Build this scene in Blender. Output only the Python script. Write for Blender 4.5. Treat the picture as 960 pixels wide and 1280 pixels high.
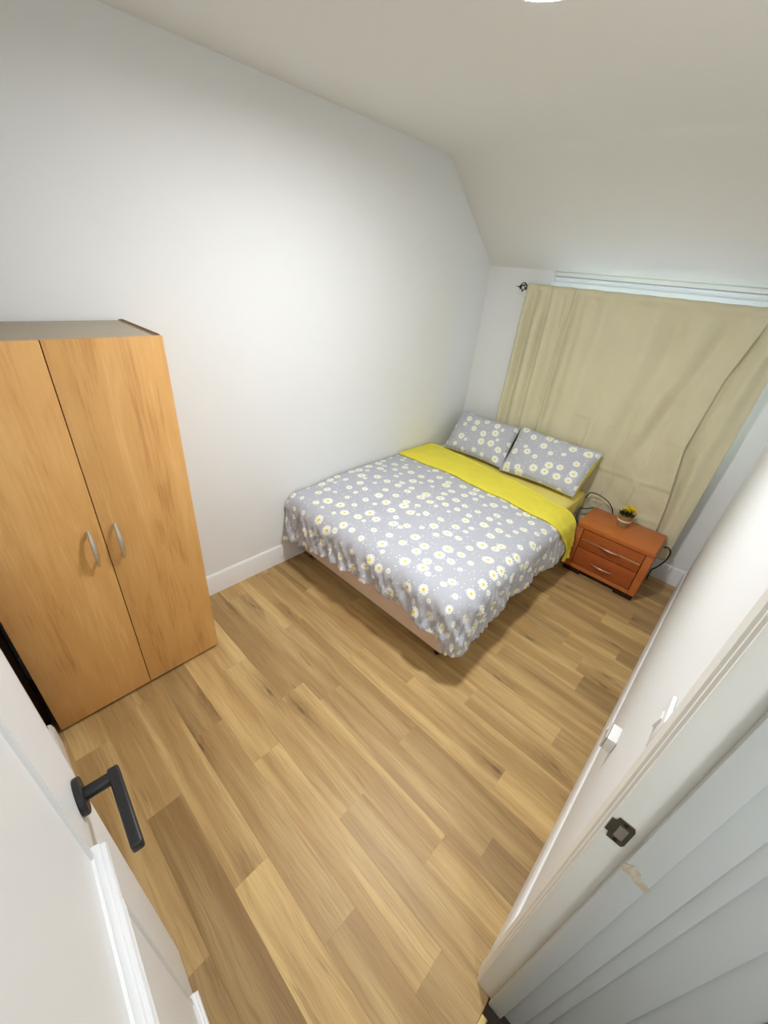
import bpy, bmesh, math, random
from mathutils import Vector, Matrix, noise
random.seed(7)
PI = math.pi
scn = bpy.context.scene
for o in list(bpy.data.objects): bpy.data.objects.remove(o)
C = scn.collection

# ------------------------------------------------------------------ camera
F_PX, YAW, PITCH, ROLL = 505.2, 0.7144, 0.5410, 0.1019
CAM = Vector((2.0438, -3.3546, 1.90))
fw = Vector((-math.sin(YAW)*math.cos(PITCH), math.cos(YAW)*math.cos(PITCH), -math.sin(PITCH)))
rt = fw.cross(Vector((0, 0, 1))).normalized(); up = rt.cross(fw)
r2 = math.cos(ROLL)*rt + math.sin(ROLL)*up; u2 = -math.sin(ROLL)*rt + math.cos(ROLL)*up
cd = bpy.data.cameras.new('camera'); cam = bpy.data.objects.new('camera', cd); C.objects.link(cam)
cd.sensor_fit = 'HORIZONTAL'; cd.sensor_width = 36.0; cd.lens = F_PX/960*36.0
cd.clip_start = 0.005; cd.clip_end = 60
m3 = Matrix((r2, u2, -fw)).transposed()
cam.matrix_world = Matrix.Translation(CAM) @ m3.to_4x4()
scn.camera = cam

# ------------------------------------------------------------------ world + exposure
w = bpy.data.worlds.new('sky'); scn.world = w; w.use_nodes = True
bg = w.node_tree.nodes['Background']; bg.inputs[0].default_value = (0.62, 0.78, 1.0, 1); bg.inputs[1].default_value = 1.5
scn.view_settings.view_transform = 'Standard'; scn.view_settings.look = 'None'
scn.view_settings.exposure = 2.06; scn.view_settings.gamma = 1.0; scn.view_settings.use_curve_mapping = False
LAMP_RADIANCE = 62.0
HALL_FILL_RADIANCE = 17.0

# ------------------------------------------------------------------ materials
def lin(r, g, b):
    f = lambda c: (c/255/12.92) if c/255 <= 0.04045 else ((c/255+0.055)/1.055)**2.4
    return (f(r), f(g), f(b), 1)
class NT:
    def __init__(s, name):
        s.m = bpy.data.materials.new(name); s.m.use_nodes = True; s.t = s.m.node_tree
        s.b = s.t.nodes['Principled BSDF']
    def n(s, typ, **kw):
        nd = s.t.nodes.new(typ)
        for k, v in kw.items():
            if k.startswith('i_'):
                key = k[2:]; key = int(key) if key.isdigit() else key.replace('_', ' ')
                s.put(nd.inputs[key], v)
            else: setattr(nd, k, v)
        return nd
    def put(s, inp, v):
        if isinstance(v, bpy.types.NodeSocket): s.t.links.new(v, inp)
        else: inp.default_value = v
    def math(s, op, a, b=0.0, c=None):
        nd = s.n('ShaderNodeMath', operation=op); s.put(nd.inputs[0], a); s.put(nd.inputs[1], b)
        if c is not None: s.put(nd.inputs[2], c)
        return nd.outputs[0]
    def vmath(s, op, a, b=None):
        nd = s.n('ShaderNodeVectorMath', operation=op); s.put(nd.inputs[0], a)
        if b is not None: s.put(nd.inputs[1], b)
        return nd.outputs[0] if op not in ('LENGTH', 'DISTANCE') else nd.outputs['Value']
    def mix(s, f, a, b, blend='MIX'):
        nd = s.n('ShaderNodeMix', data_type='RGBA', blend_type=blend)
        s.put(nd.inputs[0], f); s.put(nd.inputs[6], a); s.put(nd.inputs[7], b); return nd.outputs[2]
    def step(s, v, lo, hi, a=0.0, b=1.0):
        nd = s.n('ShaderNodeMapRange', interpolation_type='SMOOTHSTEP')
        s.put(nd.inputs[0], v); s.put(nd.inputs[1], lo); s.put(nd.inputs[2], hi); s.put(nd.inputs[3], a); s.put(nd.inputs[4], b)
        return nd.outputs[0]
    def noise(s, vec, scale, detail=3, rough=.5, dist=0):
        nd = s.n('ShaderNodeTexNoise'); s.put(nd.inputs['Vector'], vec); nd.inputs['Scale'].default_value = scale
        nd.inputs['Detail'].default_value = detail; nd.inputs['Roughness'].default_value = rough; nd.inputs['Distortion'].default_value = dist
        return nd.outputs['Fac']
    def coord(s, which='Object'): return s.n('ShaderNodeTexCoord').outputs[which]
    def map(s, v, scale=(1, 1, 1), rot=(0, 0, 0)):
        nd = s.n('ShaderNodeMapping'); s.put(nd.inputs[0], v); nd.inputs['Scale'].default_value = scale; nd.inputs['Rotation'].default_value = rot
        return nd.outputs[0]
    def bump(s, h, strength=.2, dist=.001):
        nd = s.n('ShaderNodeBump'); s.put(nd.inputs['Height'], h); nd.inputs['Strength'].default_value = strength; nd.inputs['Distance'].default_value = dist
        s.t.links.new(nd.outputs[0], s.b.inputs['Normal'])
    def done(s, col=None, rough=.5, metal=0, spec=None, sheen=None):
        if col is not None: s.put(s.b.inputs['Base Color'], col)
        s.put(s.b.inputs['Roughness'], rough); s.b.inputs['Metallic'].default_value = metal
        if spec is not None: s.b.inputs['Specular IOR Level'].default_value = spec
        if sheen: s.b.inputs['Sheen Weight'].default_value = sheen
        return s.m
M = {}
def paint(name, col, rough=.6, bumps=.12, var=.02, scale=60, spec=.3):
    t = NT(name); v = t.coord()
    n1 = t.noise(v, 2.5, 3); dark = tuple(c*(1-var*2) for c in col[:3])+(1,)
    t.bump(t.noise(v, scale, 4, .6), bumps, .0015)
    return t.done(t.mix(n1, dark, col), rough, spec=spec)
M['wall'] = paint('wall_paint', lin(240, 241, 240), .75, .15, .012, 45, .2)
M['ceil'] = paint('ceiling_paint', lin(236, 235, 229), .85, .12, .012, 40, .1)
M['gloss'] = paint('white_gloss_paint', lin(243, 243, 242), .32, .10, .015, 25, .45)
M['jambpaint'] = paint('aged_cream_gloss', lin(243, 242, 234), .38, .25, .05, 14, .45)
M['doorpaint'] = paint('door_gloss_paint', lin(241, 242, 243), .35, .12, .02, 18, .45)
M['upvc'] = paint('upvc', lin(236, 240, 245), .3, .02, .01, 10, .5)
M['plastic'] = paint('white_plastic', lin(240, 240, 238), .35, .02, .01, 10, .5)
M['greyplastic'] = paint('beige_plastic', lin(205, 198, 186), .45, .02, .02, 10, .4)
M['black'] = paint('black_powder_coat', lin(26, 26, 28), .45, .08, .05, 120, .5)
M['iron'] = paint('dark_iron', lin(26, 24, 23), .5, .1, .05, 100, .5)
M['cord'] = paint('dark_cord', lin(52, 44, 40), .55, .02, .03, 40, .3)
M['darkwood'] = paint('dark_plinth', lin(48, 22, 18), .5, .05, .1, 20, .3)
M['subfloor'] = paint('subfloor_board', lin(160, 124, 78), .7, .1, .1, 30, .2)
M['hallshade'] = paint('hall_shade_gloss', lin(208, 210, 206), .4, .2, .04, 14, .4)  # darker grey paints the hall's shade into the frame colour
M['gap'] = paint('dark_edge_band', lin(100, 74, 56), .6, .02, .05, 20, .2)
M['mattress'] = paint('mattress_ticking', lin(224, 222, 216), .9, .2, .02, 150, .1)
M['hallcarpet'] = paint('hall_carpet', lin(74, 66, 60), .95, .6, .1, 300, .05)

def fabric(name, col, sheen=.1, scale=420, var=.03):
    t = NT(name); v = t.coord()
    a = t.n('ShaderNodeTexWave', wave_type='BANDS', bands_direction='X', i_Vector=v, i_Scale=scale).outputs['Fac']
    n1 = t.noise(v, 6, 3)
    t.bump(t.math('ADD', t.noise(v, 260, 2), t.math('MULTIPLY', a, .4)), .18, .0006)
    d = tuple(c*(1-var*3) for c in col[:3])+(1,)
    return t.done(t.mix(n1, d, col), .9, spec=.12, sheen=sheen)
M['curtain'] = fabric('khaki_curtain_fabric', lin(221, 214, 182))
M['base'] = fabric('pinkish_divan_fabric', lin(240, 216, 196))
M['yellow'] = fabric('yellow_cotton', lin(246, 232, 82), .05)
M['sheet'] = fabric('yellow_sheet_cotton', lin(247, 232, 130), .05)

def daisy(name, ground):
    t = NT(name); uv = t.n('ShaderNodeUVMap').outputs[0]
    col = ground
    nb = t.noise(uv, 5, 3); g2 = tuple(c*.93 for c in ground[:3])+(1,)
    col = t.mix(nb, g2, ground)
    def layer(col, scale, rnd, rmin, rvar, off, centre=True, thr=1.1, npet=6.0):
        p = t.vmath('ADD', uv, (off, off*1.7, 0))
        vo = t.n('ShaderNodeTexVoronoi', voronoi_dimensions='2D', feature='F1', i_Vector=p, i_Scale=scale, i_Randomness=rnd)
        loc = t.vmath('SUBTRACT', p, vo.outputs['Position'])
        sx = t.n('ShaderNodeSeparateXYZ', i_0=loc); sc = t.n('ShaderNodeSeparateColor', i_0=vo.outputs['Color'])
        r = t.math('SQRT', t.math('ADD', t.math('MULTIPLY', sx.outputs[0], sx.outputs[0]), t.math('MULTIPLY', sx.outputs[1], sx.outputs[1])))
        R = t.math('MULTIPLY_ADD', sc.outputs[0], rvar, rmin)
        th = t.math('MULTIPLY_ADD', sc.outputs[1], 6.28, t.math('ARCTAN2', sx.outputs[1], sx.outputs[0]))
        pet = t.math('ABSOLUTE', t.math('COSINE', t.math('MULTIPLY', th, npet)))
        lim = t.math('MULTIPLY', R, t.math('MULTIPLY_ADD', t.math('POWER', pet, .6), .42, .62))
        q = t.math('DIVIDE', r, lim)
        white = t.step(q, .94, 1.04, 1, 0)
        keep = t.math('LESS_THAN', sc.outputs[2], thr)
        white = t.math('MULTIPLY', white, keep)
        col = t.mix(white, col, lin(246, 246, 238))
        if centre:
            c = t.math('MULTIPLY', t.step(t.math('DIVIDE', r, R), .24, .33, 1, 0), keep)
            cc = t.mix(t.step(sc.outputs[0], .35, .55), lin(222, 218, 140), lin(234, 220, 54))
            col = t.mix(c, col, cc)
        return col
    col = layer(col, 34, .9, .0022, .0022, .31, False, .55)
    col = layer(col, 10.4, .64, .015, .021, .0, True)
    v = t.coord(); t.bump(t.noise(v, 240, 2), .12, .0006)
    return t.done(col, .9, spec=.12, sheen=.08)
M['daisy'] = daisy('grey_daisy_print_cotton', lin(193, 195, 203))

def wood(name, cols, axis, s_long=2.0, s_cross=22, rough=.45, knots=False, spec=.4, rnd=True, fine=.35, contrast=1.0):
    """cols: dark, mid, light; axis 0/1/2 = grain direction"""
    t = NT(name); v = t.coord()
    oi = t.n('ShaderNodeObjectInfo')
    if rnd:
        off = t.n('ShaderNodeCombineXYZ', i_0=t.math('MULTIPLY', oi.outputs['Random'], 37.0), i_1=t.math('MULTIPLY', oi.outputs['Random'], 91.0), i_2=t.math('MULTIPLY', oi.outputs['Random'], 53.0))
        v = t.vmath('ADD', v, off.outputs[0])
    sc = [s_cross]*3; sc[axis] = s_long
    wv = t.map(v, tuple(sc))
    n1 = t.noise(wv, 1.0, 5, .55, .9)
    sf = [s_cross*9]*3; sf[axis] = s_long*3
    n2 = t.noise(t.map(v, tuple(sf)), 1.0, 3, .6)
    sl = [s_cross*.28]*3; sl[axis] = s_long*.5
    n3 = t.noise(t.map(v, tuple(sl)), 1.0, 2, .5, .5)
    f = t.math('ADD', t.math('MULTIPLY', n1, .55), t.math('ADD', t.math('MULTIPLY', n2, fine), t.math('MULTIPLY', n3, .45)))
    k = .14*contrast
    lo = t.step(f, .66-k*1.5, .66); hi = t.step(f, .66, .66+k*1.5)
    col = t.mix(hi, t.mix(lo, cols[0], cols[1]), cols[2])
    return t, v, col, n1, n2, oi
def plain_wood(name, cols, axis, rough=.42, **kw):
    t, v, col, n1, n2, oi = wood(name, cols, axis, **kw)
    t.bump(n2, .08, .0005)
    return t.done(col, rough, spec=.4)
M['maple'] = plain_wood('maple_laminate', (lin(196, 142, 80), lin(219, 167, 100), lin(230, 182, 116)), 2, .4, s_long=1.9, s_cross=13, contrast=.85)
M['dusty'] = plain_wood('dusty_laminate_top', (lin(168, 156, 136), lin(180, 168, 148), lin(188, 176, 158)), 1, .7, s_long=2, s_cross=12)
M['cherry'] = plain_wood('cherry_veneer', (lin(172, 94, 42), lin(194, 112, 54), lin(206, 126, 66)), 0, .36, s_long=2.2, s_cross=16, contrast=1.3)
M['cherryv'] = plain_wood('cherry_veneer_drawer', (lin(150, 74, 32), lin(170, 88, 40), lin(184, 102, 50)), 0, .33, s_long=2.2, s_cross=18, contrast=1.3)
def floor_mat():
    t = NT('oak_plank_vinyl'); v = t.coord(); oi = t.n('ShaderNodeObjectInfo'); rn = oi.outputs['Random']
    off = t.n('ShaderNodeCombineXYZ', i_0=t.math('MULTIPLY', rn, 37.0), i_1=t.math('MULTIPLY', rn, 91.0))
    v = t.vmath('ADD', v, off.outputs[0])
    # flowing grain: the cross coordinate is pushed sideways by slow noise
    warp = t.math('SUBTRACT', t.noise(t.map(v, (2.6, 9, 1)), 1.0, 2, .5), .5)
    sx = t.n('ShaderNodeSeparateXYZ', i_0=v)
    wy = t.math('MULTIPLY_ADD', warp, .050, sx.outputs[1])
    wv = t.n('ShaderNodeCombineXYZ', i_0=sx.outputs[0], i_1=wy).outputs[0]
    g1 = t.noise(t.map(wv, (1.4, 46, 1)), 1.0, 4, .6)            # broad streaks
    g2 = t.noise(t.map(wv, (5, 210, 1)), 1.0, 2, .6)             # fine pores
    g3 = t.noise(t.map(v, (.9, 11, 1)), 1.0, 2, .5)              # strips inside one plank
    col = t.mix(t.step(g3, .38, .64), lin(190, 155, 103), lin(218, 186, 130))
    col = t.mix(t.step(g1, .32, .50, .26, 0), col, lin(140, 103, 60))
    col = t.mix(t.step(g1, .54, .72, 0, .25), col, lin(236, 207, 150))
    col = t.mix(t.step(g2, .38, .52, .22, 0), col, lin(132, 98, 58))
    col = t.mix(1.0, col, oi.outputs['Color'], 'MULTIPLY')
    # small knots with a soft dark halo, sitting in the flow
    kv = t.map(wv, (1.9, 6.4, 1))
    vo = t.n('ShaderNodeTexVoronoi', voronoi_dimensions='2D', i_Vector=kv, i_Scale=1.0, i_Randomness=1.0)
    sc = t.n('ShaderNodeSeparateColor', i_0=vo.outputs['Color']); on_ = t.math('LESS_THAN', sc.outputs[0], .26)
    halo = t.math('MULTIPLY', t.step(vo.outputs['Distance'], .03, .44, 1, 0), on_)
    core = t.math('MULTIPLY', t.step(vo.outputs['Distance'], .02, .075, 1, 0), on_)
    hn = t.noise(t.map(wv, (9, 70, 1)), 1.0, 3, .6)
    col = t.mix(t.math('MULTIPLY', halo, t.step(hn, .35, .65, .18, .60)), col, lin(112, 82, 50))
    col = t.mix(t.math('MULTIPLY', core, .42), col, lin(70, 50, 34))
    # a few dark cracks following the grain
    sk = t.noise(t.map(wv, (2.2, 26, 1)), 1.0, 3, .55)
    col = t.mix(t.step(sk, .66, .73, 0, .40), col, lin(116, 84, 48))
    t.bump(g2, .05, .0004)
    return t.done(col, t.math('MULTIPLY_ADD', g1, .12, .38), spec=.35)
M['floor'] = floor_mat()
def metal(name, col, rough):
    t = NT(name); v = t.coord(); n = t.noise(t.map(v, (30, 30, 400)), 1, 2)
    return t.done(t.mix(n, tuple(c*.85 for c in col[:3])+(1,), col), rough, metal=1)
M['nickel'] = metal('satin_nickel', lin(228, 226, 220), .38)
M['rosymetal'] = metal('brushed_rose_metal', lin(214, 178, 158), .35)
M['strip'] = metal('pale_inlay_metal', lin(232, 206, 184), .4)
M['brass'] = metal('brass', lin(226, 200, 130), .35)
M['oldmetal'] = metal('tarnished_steel', lin(120, 112, 100), .5)
M['bare'] = plain_wood('bare_chipped_wood', (lin(150, 132, 100), lin(190, 176, 146), lin(214, 206, 186)), 2, .8, s_long=14, s_cross=40)
M['kraft'] = paint('kraft_paper', lin(168, 138, 100), .85, .25, .06, 90, .1)
M['cream'] = paint('cream_band', lin(248, 236, 208), .8, .2, .02, 200, .1)
M['leaf'] = paint('leaf_green', lin(92, 108, 44), .6, .1, .15, 50, .3)
M['petal'] = paint('petal_yellow', lin(238, 206, 38), .7, .1, .06, 90, .2)
M['petal2'] = paint('petal_pale_yellow', lin(226, 214, 96), .7, .1, .06, 90, .2)
M['soil'] = paint('dark_moss', lin(58, 50, 32), .95, .5, .2, 150, .1)
t = NT('window_glass'); t.b.inputs['Transmission Weight'].default_value = 1; t.b.inputs['IOR'].default_value = 1.1
v = t.coord(); M['glass'] = t.done(t.mix(t.noise(v, 3, 2), (.9, .95, .97, 1), (.96, .98, 1, 1)), .02)
def emit(name, col, s):
    t = NT(name); t.b.inputs['Emission Color'].default_value = col; t.b.inputs['Emission Strength'].default_value = s
    v = t.coord(); return t.done(t.mix(t.noise(v, 5, 1), (.9, .9, .9, 1), (.92, .92, .92, 1)), .5)
M['lamp'] = emit('led_diffuser', (.955, .975, 1.0, 1), LAMP_RADIANCE)
M['hallfill'] = emit('hall_fill_diffuser', (.93, .97, 1.0, 1), HALL_FILL_RADIANCE)

# ------------------------------------------------------------------ mesh helpers
def box(bm, x0, x1, y0, y1, z0, z1, bev=0, seg=2, mi=0):
    vs = [bm.verts.new(p) for p in ((x0, y0, z0), (x1, y0, z0), (x1, y1, z0), (x0, y1, z0), (x0, y0, z1), (x1, y0, z1), (x1, y1, z1), (x0, y1, z1))]
    fs = [bm.faces.new([vs[i] for i in q]) for q in ((0, 3, 2, 1), (4, 5, 6, 7), (0, 1, 5, 4), (1, 2, 6, 5), (2, 3, 7, 6), (3, 0, 4, 7))]
    for f in fs: f.material_index = mi
    if bev:
        es = list({e for f in fs for e in f.edges})
        bmesh.ops.bevel(bm, geom=es, offset=bev, segments=seg, affect='EDGES', profile=.5, clamp_overlap=True)
    return bm
def tube(bm, pts, rad, n=8, cap=True):
    pts = [Vector(p) for p in pts]; rings = []
    rads = rad if isinstance(rad, (list, tuple)) else [rad]*len(pts)
    prev = None
    for i, p in enumerate(pts):
        d = (pts[min(i+1, len(pts)-1)] - pts[max(i-1, 0)]).normalized()
        a = prev if prev is not None else (Vector((0, 0, 1)) if abs(d.z) < .9 else Vector((1, 0, 0)))
        a = (a - d*a.dot(d)).normalized(); prev = a; b = d.cross(a)
        rings.append([bm.verts.new(p + rads[i]*(math.cos(2*PI*k/n)*a + math.sin(2*PI*k/n)*b)) for k in range(n)])
    for i in range(len(rings)-1):
        for k in range(n): bm.faces.new((rings[i][k], rings[i][(k+1) % n], rings[i+1][(k+1) % n], rings[i+1][k]))
    if cap: bm.faces.new(rings[0][::-1]); bm.faces.new(rings[-1])
    return bm
def lathe(bm, prof, n=24, mat=None, cap=True):
    mat = mat or Matrix.Identity(4); rings = []
    for r, z in prof: rings.append([bm.verts.new(mat @ Vector((r*math.cos(2*PI*k/n), r*math.sin(2*PI*k/n), z))) for k in range(n)])
    for i in range(len(rings)-1):
        for k in range(n): bm.faces.new((rings[i][k], rings[i][(k+1) % n], rings[i+1][(k+1) % n], rings[i+1][k]))
    if cap: bm.faces.new(rings[0][::-1]); bm.faces.new(rings[-1])
    return bm
def prism(bm, poly, vec):
    """extrude a closed 3D polygon along vec"""
    a = [bm.verts.new(p) for p in poly]; b = [bm.verts.new(Vector(p)+Vector(vec)) for p in poly]; n = len(a)
    for i in range(n): bm.faces.new((a[i], a[(i+1) % n], b[(i+1) % n], b[i]))
    bm.faces.new(a[::-1]); bm.faces.new(b); return bm
def grid(bm, nu, nv, fn, uvfn=None, mi=0):
    vs = [[bm.verts.new(fn(i/nu, j/nv)) for j in range(nv+1)] for i in range(nu+1)]
    uvl = bm.loops.layers.uv.verify() if uvfn else None
    for i in range(nu):
        for j in range(nv):
            f = bm.faces.new((vs[i][j], vs[i+1][j], vs[i+1][j+1], vs[i][j+1])); f.material_index = mi
            if uvfn:
                for lp, (a, b) in zip(f.loops, ((i, j), (i+1, j), (i+1, j+1), (i, j+1))): lp[uvl].uv = uvfn(a/nu, b/nv)
    return vs
def obj(name, bm, mat, parent=None, smooth=False, recalc=True, loc=None):
    if recalc: bmesh.ops.recalc_face_normals(bm, faces=bm.faces[:])
    me = bpy.data.meshes.new(name); bm.to_mesh(me); bm.free()
    for mm in (mat if isinstance(mat, (list, tuple)) else [mat]): me.materials.append(M[mm])
    if smooth is True:
        for p in me.polygons: p.use_smooth = True
    elif smooth: me.shade_smooth(); me.set_sharp_from_angle(angle=smooth)
    o = bpy.data.objects.new(name, me); C.objects.link(o)
    if loc: o.location = loc
    if parent: o.parent = parent
    return o
def bx(name, mat, dims, parent=None, bev=.002, loc=None):
    bm = bmesh.new(); box(bm, *dims, bev=bev); return obj(name, bm, mat, parent, smooth=.6, loc=loc)
def empty(name, loc=(0, 0, 0), rz=0):
    o = bpy.data.objects.new(name, None); C.objects.link(o); o.location = loc; o.rotation_euler = (0, 0, rz); o.empty_display_size = .1; return o
def tag(o, label, cat, group=None, kind=None):
    o['label'] = label; o['category'] = cat
    if group: o['group'] = group
    if kind: o['kind'] = kind
    return o
def st(o, label, cat): return tag(o, label, cat, kind='structure')
def sm(a, b, x):
    x = min(1, max(0, (x-a)/(b-a))); return x*x*(3-2*x)
def lerp(a, b, t): return a+(b-a)*t
def interp(xs, ys, x):
    if x <= xs[0]: return ys[0]
    for i in range(len(xs)-1):
        if x <= xs[i+1]: return lerp(ys[i], ys[i+1], (x-xs[i])/(xs[i+1]-xs[i]))
    return ys[-1]

# ------------------------------------------------------------------ room shell
YB = .04          # back wall face
XW = 2.160        # door wall face
YN = -3.52        # near wall face
ZC = 2.549; ZS = 1.992; YK = -.70
bm = bmesh.new(); box(bm, -.14, 2.20, -4.05, .30, -.16, -.012)
floor = st(obj('floor', bm, 'subfloor'), 'oak plank floor running across the whole bedroom', 'floor')
PW = .1333; PL = .932; Y0 = -3.357
# one joint per row (x of a plank end) and the plank tones, read row by row
ROWJ = {-1: .577, 0: 1.002, 1: 1.42, 2: .818, 3: 1.095, 4: .58, 5: .914, 6: .122, 7: .542, 8: .96, 9: .356, 10: .64, 11: .126,
        13: 1.522, 14: 1.019, 16: .833, 17: 1.11, 18: .588, 19: .934, 20: 1.072}
TONE = {(-1, .577-PL): 1.6, (-1, .577): 1.0, (-1, .577+PL): .35, (0, .07): 1.15, (0, 1.002): .28, (1, .488-PL): .9, (1, .488): 1.2, (1, 1.42): 1.75,
        (2, .818-PL): .45, (2, .818): 1.0, (2, 1.75): 1.0, (3, .163): 1.6, (3, 1.095): 1.5, (3, 2.027): .8, (4, .58-PL): 1.6, (4, .58): 1.35, (4, 1.512): .95,
        (5, -.018): .75, (5, .914): 1.4, (5, 1.846): 1.6, (6, .122-PL): 1.5, (6, .122): .9, (6, 1.054): .95, (6, 1.986): .35, (7, .542-PL): 1.4, (7, .542): .8, (7, 1.474): .75,
        (8, .028): 1.0, (8, .96): 1.45, (8, 1.892): 1.8, (9, .356-PL): .4, (9, .356): 1.1, (9, 1.288): 1.25, (10, -.292): .8, (10, .64): 1.5, (10, 1.572): 1.15,
        (11, 1.058): 1.4, (11, 1.99): .7, (13, .59): 1.4, (13, 1.522): .8, (14, 1.019): 1.4, (14, 1.951): .2, (16, .833): .55, (16, 1.765): 1.4, (17, 1.11): 1.4, (17, 2.042): .4,
        (18, .588): 1.6, (18, 1.52): .9, (19, .934): 1.0, (19, 1.866): 1.7, (20, 1.072): 1.0, (20, 2.004): .35}
def tone_col(tn):
    d, m_, l = (.50, .46, .42), (.82, .80, .77), (1.08, 1.08, 1.0)
    c = [lerp(a, b, tn) for a, b in zip(d, m_)] if tn < 1 else [lerp(a, b, tn-1) for a, b in zip(m_, l)]
    return (*c, 1)
def plank(x0, x1, y0, y1, tn):
    if x1-x0 < .012: return
    g = .00008; c = .0004; bm = bmesh.new()
    L, Wd = x1-x0-2*g, y1-y0-2*g
    ring = lambda i, z: [bm.verts.new(p) for p in ((i, i, z), (L-i, i, z), (L-i, Wd-i, z), (i, Wd-i, z))]
    a, b, t_ = ring(0, -.012), ring(0, -.00025), ring(c, 0)
    for p, q in ((a, b), (b, t_)):
        for k in range(4): bm.faces.new((p[k], p[(k+1) % 4], q[(k+1) % 4], q[k]))
    bm.faces.new(t_)
    o = obj('plank', bm, 'floor', floor, recalc=False, loc=(x0+g, y0+g, 0)); o.color = tone_col(tn)
for k in range(-5, 26):
    y0, y1 = Y0+k*PW, Y0+(k+1)*PW
    if y0 > .03: break
    y1 = min(y1, .05); y0 = max(y0, -3.96)
    j = ROWJ.get(k, random.uniform(0, PL)); j -= PL*math.ceil((j+.03)/PL)
    xmax = 2.195 if -3.6 < (y0+y1)/2 < -2.7 else 2.165
    if y1 < -3.60: xmax = .56
    x = j
    while x < xmax:
        tn = next((v_ for (kk, xx), v_ in TONE.items() if kk == k and abs(xx-x) < .06), random.choice((.5, .8, 1.0, 1.2, 1.4, 1.6)))
        plank(max(x, -.02), min(x+PL, xmax), y0, y1, tn); x += PL

# walls
bm = bmesh.new(); box(bm, -.115, -.015, -4.05, .30, -.012, 2.62)
st(obj('wall_left', bm, 'wall'), 'long plain white wall behind wardrobe and bed', 'wall')
WX0, WX1, WZ0 = .530, 1.930, .98
bm = bmesh.new()
box(bm, -.015, WX0, YB, .30, -.012, 2.3); box(bm, WX1, 2.28, YB, .30, -.012, 2.3); box(bm, WX0, WX1, YB, .30, -.012, WZ0); box(bm, WX0, WX1, YB, .30, ZS+.004, 2.3)
st(obj('wall_back', bm, 'wall'), 'white end wall with the curtained window under the sloping ceiling', 'wall')
DY0, DY1, DH = -3.500, -2.785, 2.03   # rough opening of the doorway
bm = bmesh.new()
box(bm, XW, 2.28, DY1, .04, -.012, 2.62); box(bm, XW, 2.28, -4.40, DY0, -.012, 2.62); box(bm, XW, 2.28, DY0, DY1, DH, 2.62)
st(obj('wall_right', bm, 'wall'), 'bright white wall right of bed, holding the doorway', 'wall')
bm = bmesh.new(); box(bm, .475, XW, -4.05, YN, -.012, 2.62, bev=.006); box(bm, -.015, .56, -4.05, -3.95, -.012, 2.62)
st(obj('wall_near', bm, 'wall', smooth=.6), 'white wall behind the open door, beside the wardrobe', 'wall')
# ceiling with a softly rounded break into the slope
prof = [(-4.05, ZC)]
a0 = math.atan2(ZC-ZS, YB-YK); r_ = .16; tl = r_*math.tan(a0/2)
for i in range(9):
    a = a0*i/8; prof.append((YK-tl+r_*math.sin(a), ZC-r_+r_*math.cos(a)))
prof.append((YB, ZS)); prof.append((.30, ZS-.0)); prof += [(.30, 2.75), (-4.05, 2.75)]
bm = bmesh.new(); prism(bm, [(-.115, y, z) for y, z in prof], (2.395, 0, 0))
st(obj('ceiling', bm, 'ceil', smooth=.5), 'off-white ceiling that slopes down above the window', 'ceiling')

# baseboards: profile (out, z)
BP = [(0, 0), (.016, 0), (.016, .118), (.013, .126), (.013, .134), (.007, .146), (0, .148)]
def baseboard(name, p0, p1, out, label):
    p0 = Vector(p0); out = Vector(out); bm = bmesh.new()
    prism(bm, [p0+out*a+Vector((0, 0, z)) for a, z in BP], Vector(p1)-p0); return st(obj(name, bm, 'gloss', smooth=.4), label, 'baseboard')
baseboard('baseboard_left', (-.015, -3.95, 0), (-.015, YB, 0), (1, 0, 0), 'white skirting board along the long left wall')
baseboard('baseboard_back', (0, YB, 0), (XW, YB, 0), (0, -1, 0), 'white skirting board under the curtained window wall')
baseboard('baseboard_right', (XW, YB, 0), (XW, -2.735, 0), (-1, 0, 0), 'white skirting board along the right wall')
baseboard('baseboard_near', (.455, YN, 0), (2.10, YN, 0), (0, 1, 0), 'short white skirting board behind the open door')

# ------------------------------------------------------------------ window
win = st(empty('window_1', ((WX0+WX1)/2, .16, WZ0)), 'white framed window hidden behind the khaki curtains', 'window')
def wbx(name, mat, d, bev=.004): return bx(name, mat, (d[0]-(WX0+WX1)/2, d[1]-(WX0+WX1)/2, d[2]-.16, d[3]-.16, d[4]-WZ0, d[5]-WZ0), win, bev)
e_ = .001
FZ1 = 1.962; FZ0 = 1.858
def headbar():
    bm = bmesh.new(); x0 = WX0-(WX0+WX1)/2+e_; oy, oz = -.16, -WZ0
    pts = [(.080, FZ0), (.075, FZ0+.006), (.075, FZ0+.066), (.084, FZ0+.074), (.084, FZ0+.082), (.078, FZ0+.086), (.078, FZ1-.006), (.086, FZ1), (.175, FZ1), (.175, FZ0)]
    prism(bm, [(x0, y+oy, z+oz) for y, z in pts], (WX1-WX0-2*e_, 0, 0)); return obj('frame_head', bm, 'upvc', win)
headbar()
wbx('frame_jamb', 'upvc', (WX0+e_, WX0+.065, .105, .175, WZ0+.02, FZ0)); wbx('frame_jamb', 'upvc', (WX1-.065, WX1-e_, .105, .175, WZ0+.02, FZ0))
wbx('frame_bottom', 'upvc', (WX0+e_, WX1-e_, .105, .175, WZ0+.02, WZ0+.08))
wbx('mullion', 'upvc', (1.20, 1.26, .108, .172, WZ0+.08, FZ0))
wbx('pane', 'glass', (WX0+.066, 1.199, .136, .142, WZ0+.081, FZ0-.001), 0); wbx('pane', 'glass', (1.261, WX1-.066, .136, .142, WZ0+.081, FZ0-.001), 0)
wbx('sill', 'gloss', (WX0+e_, WX1-e_, .045, .20, WZ0+.001, WZ0+.02))
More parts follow.
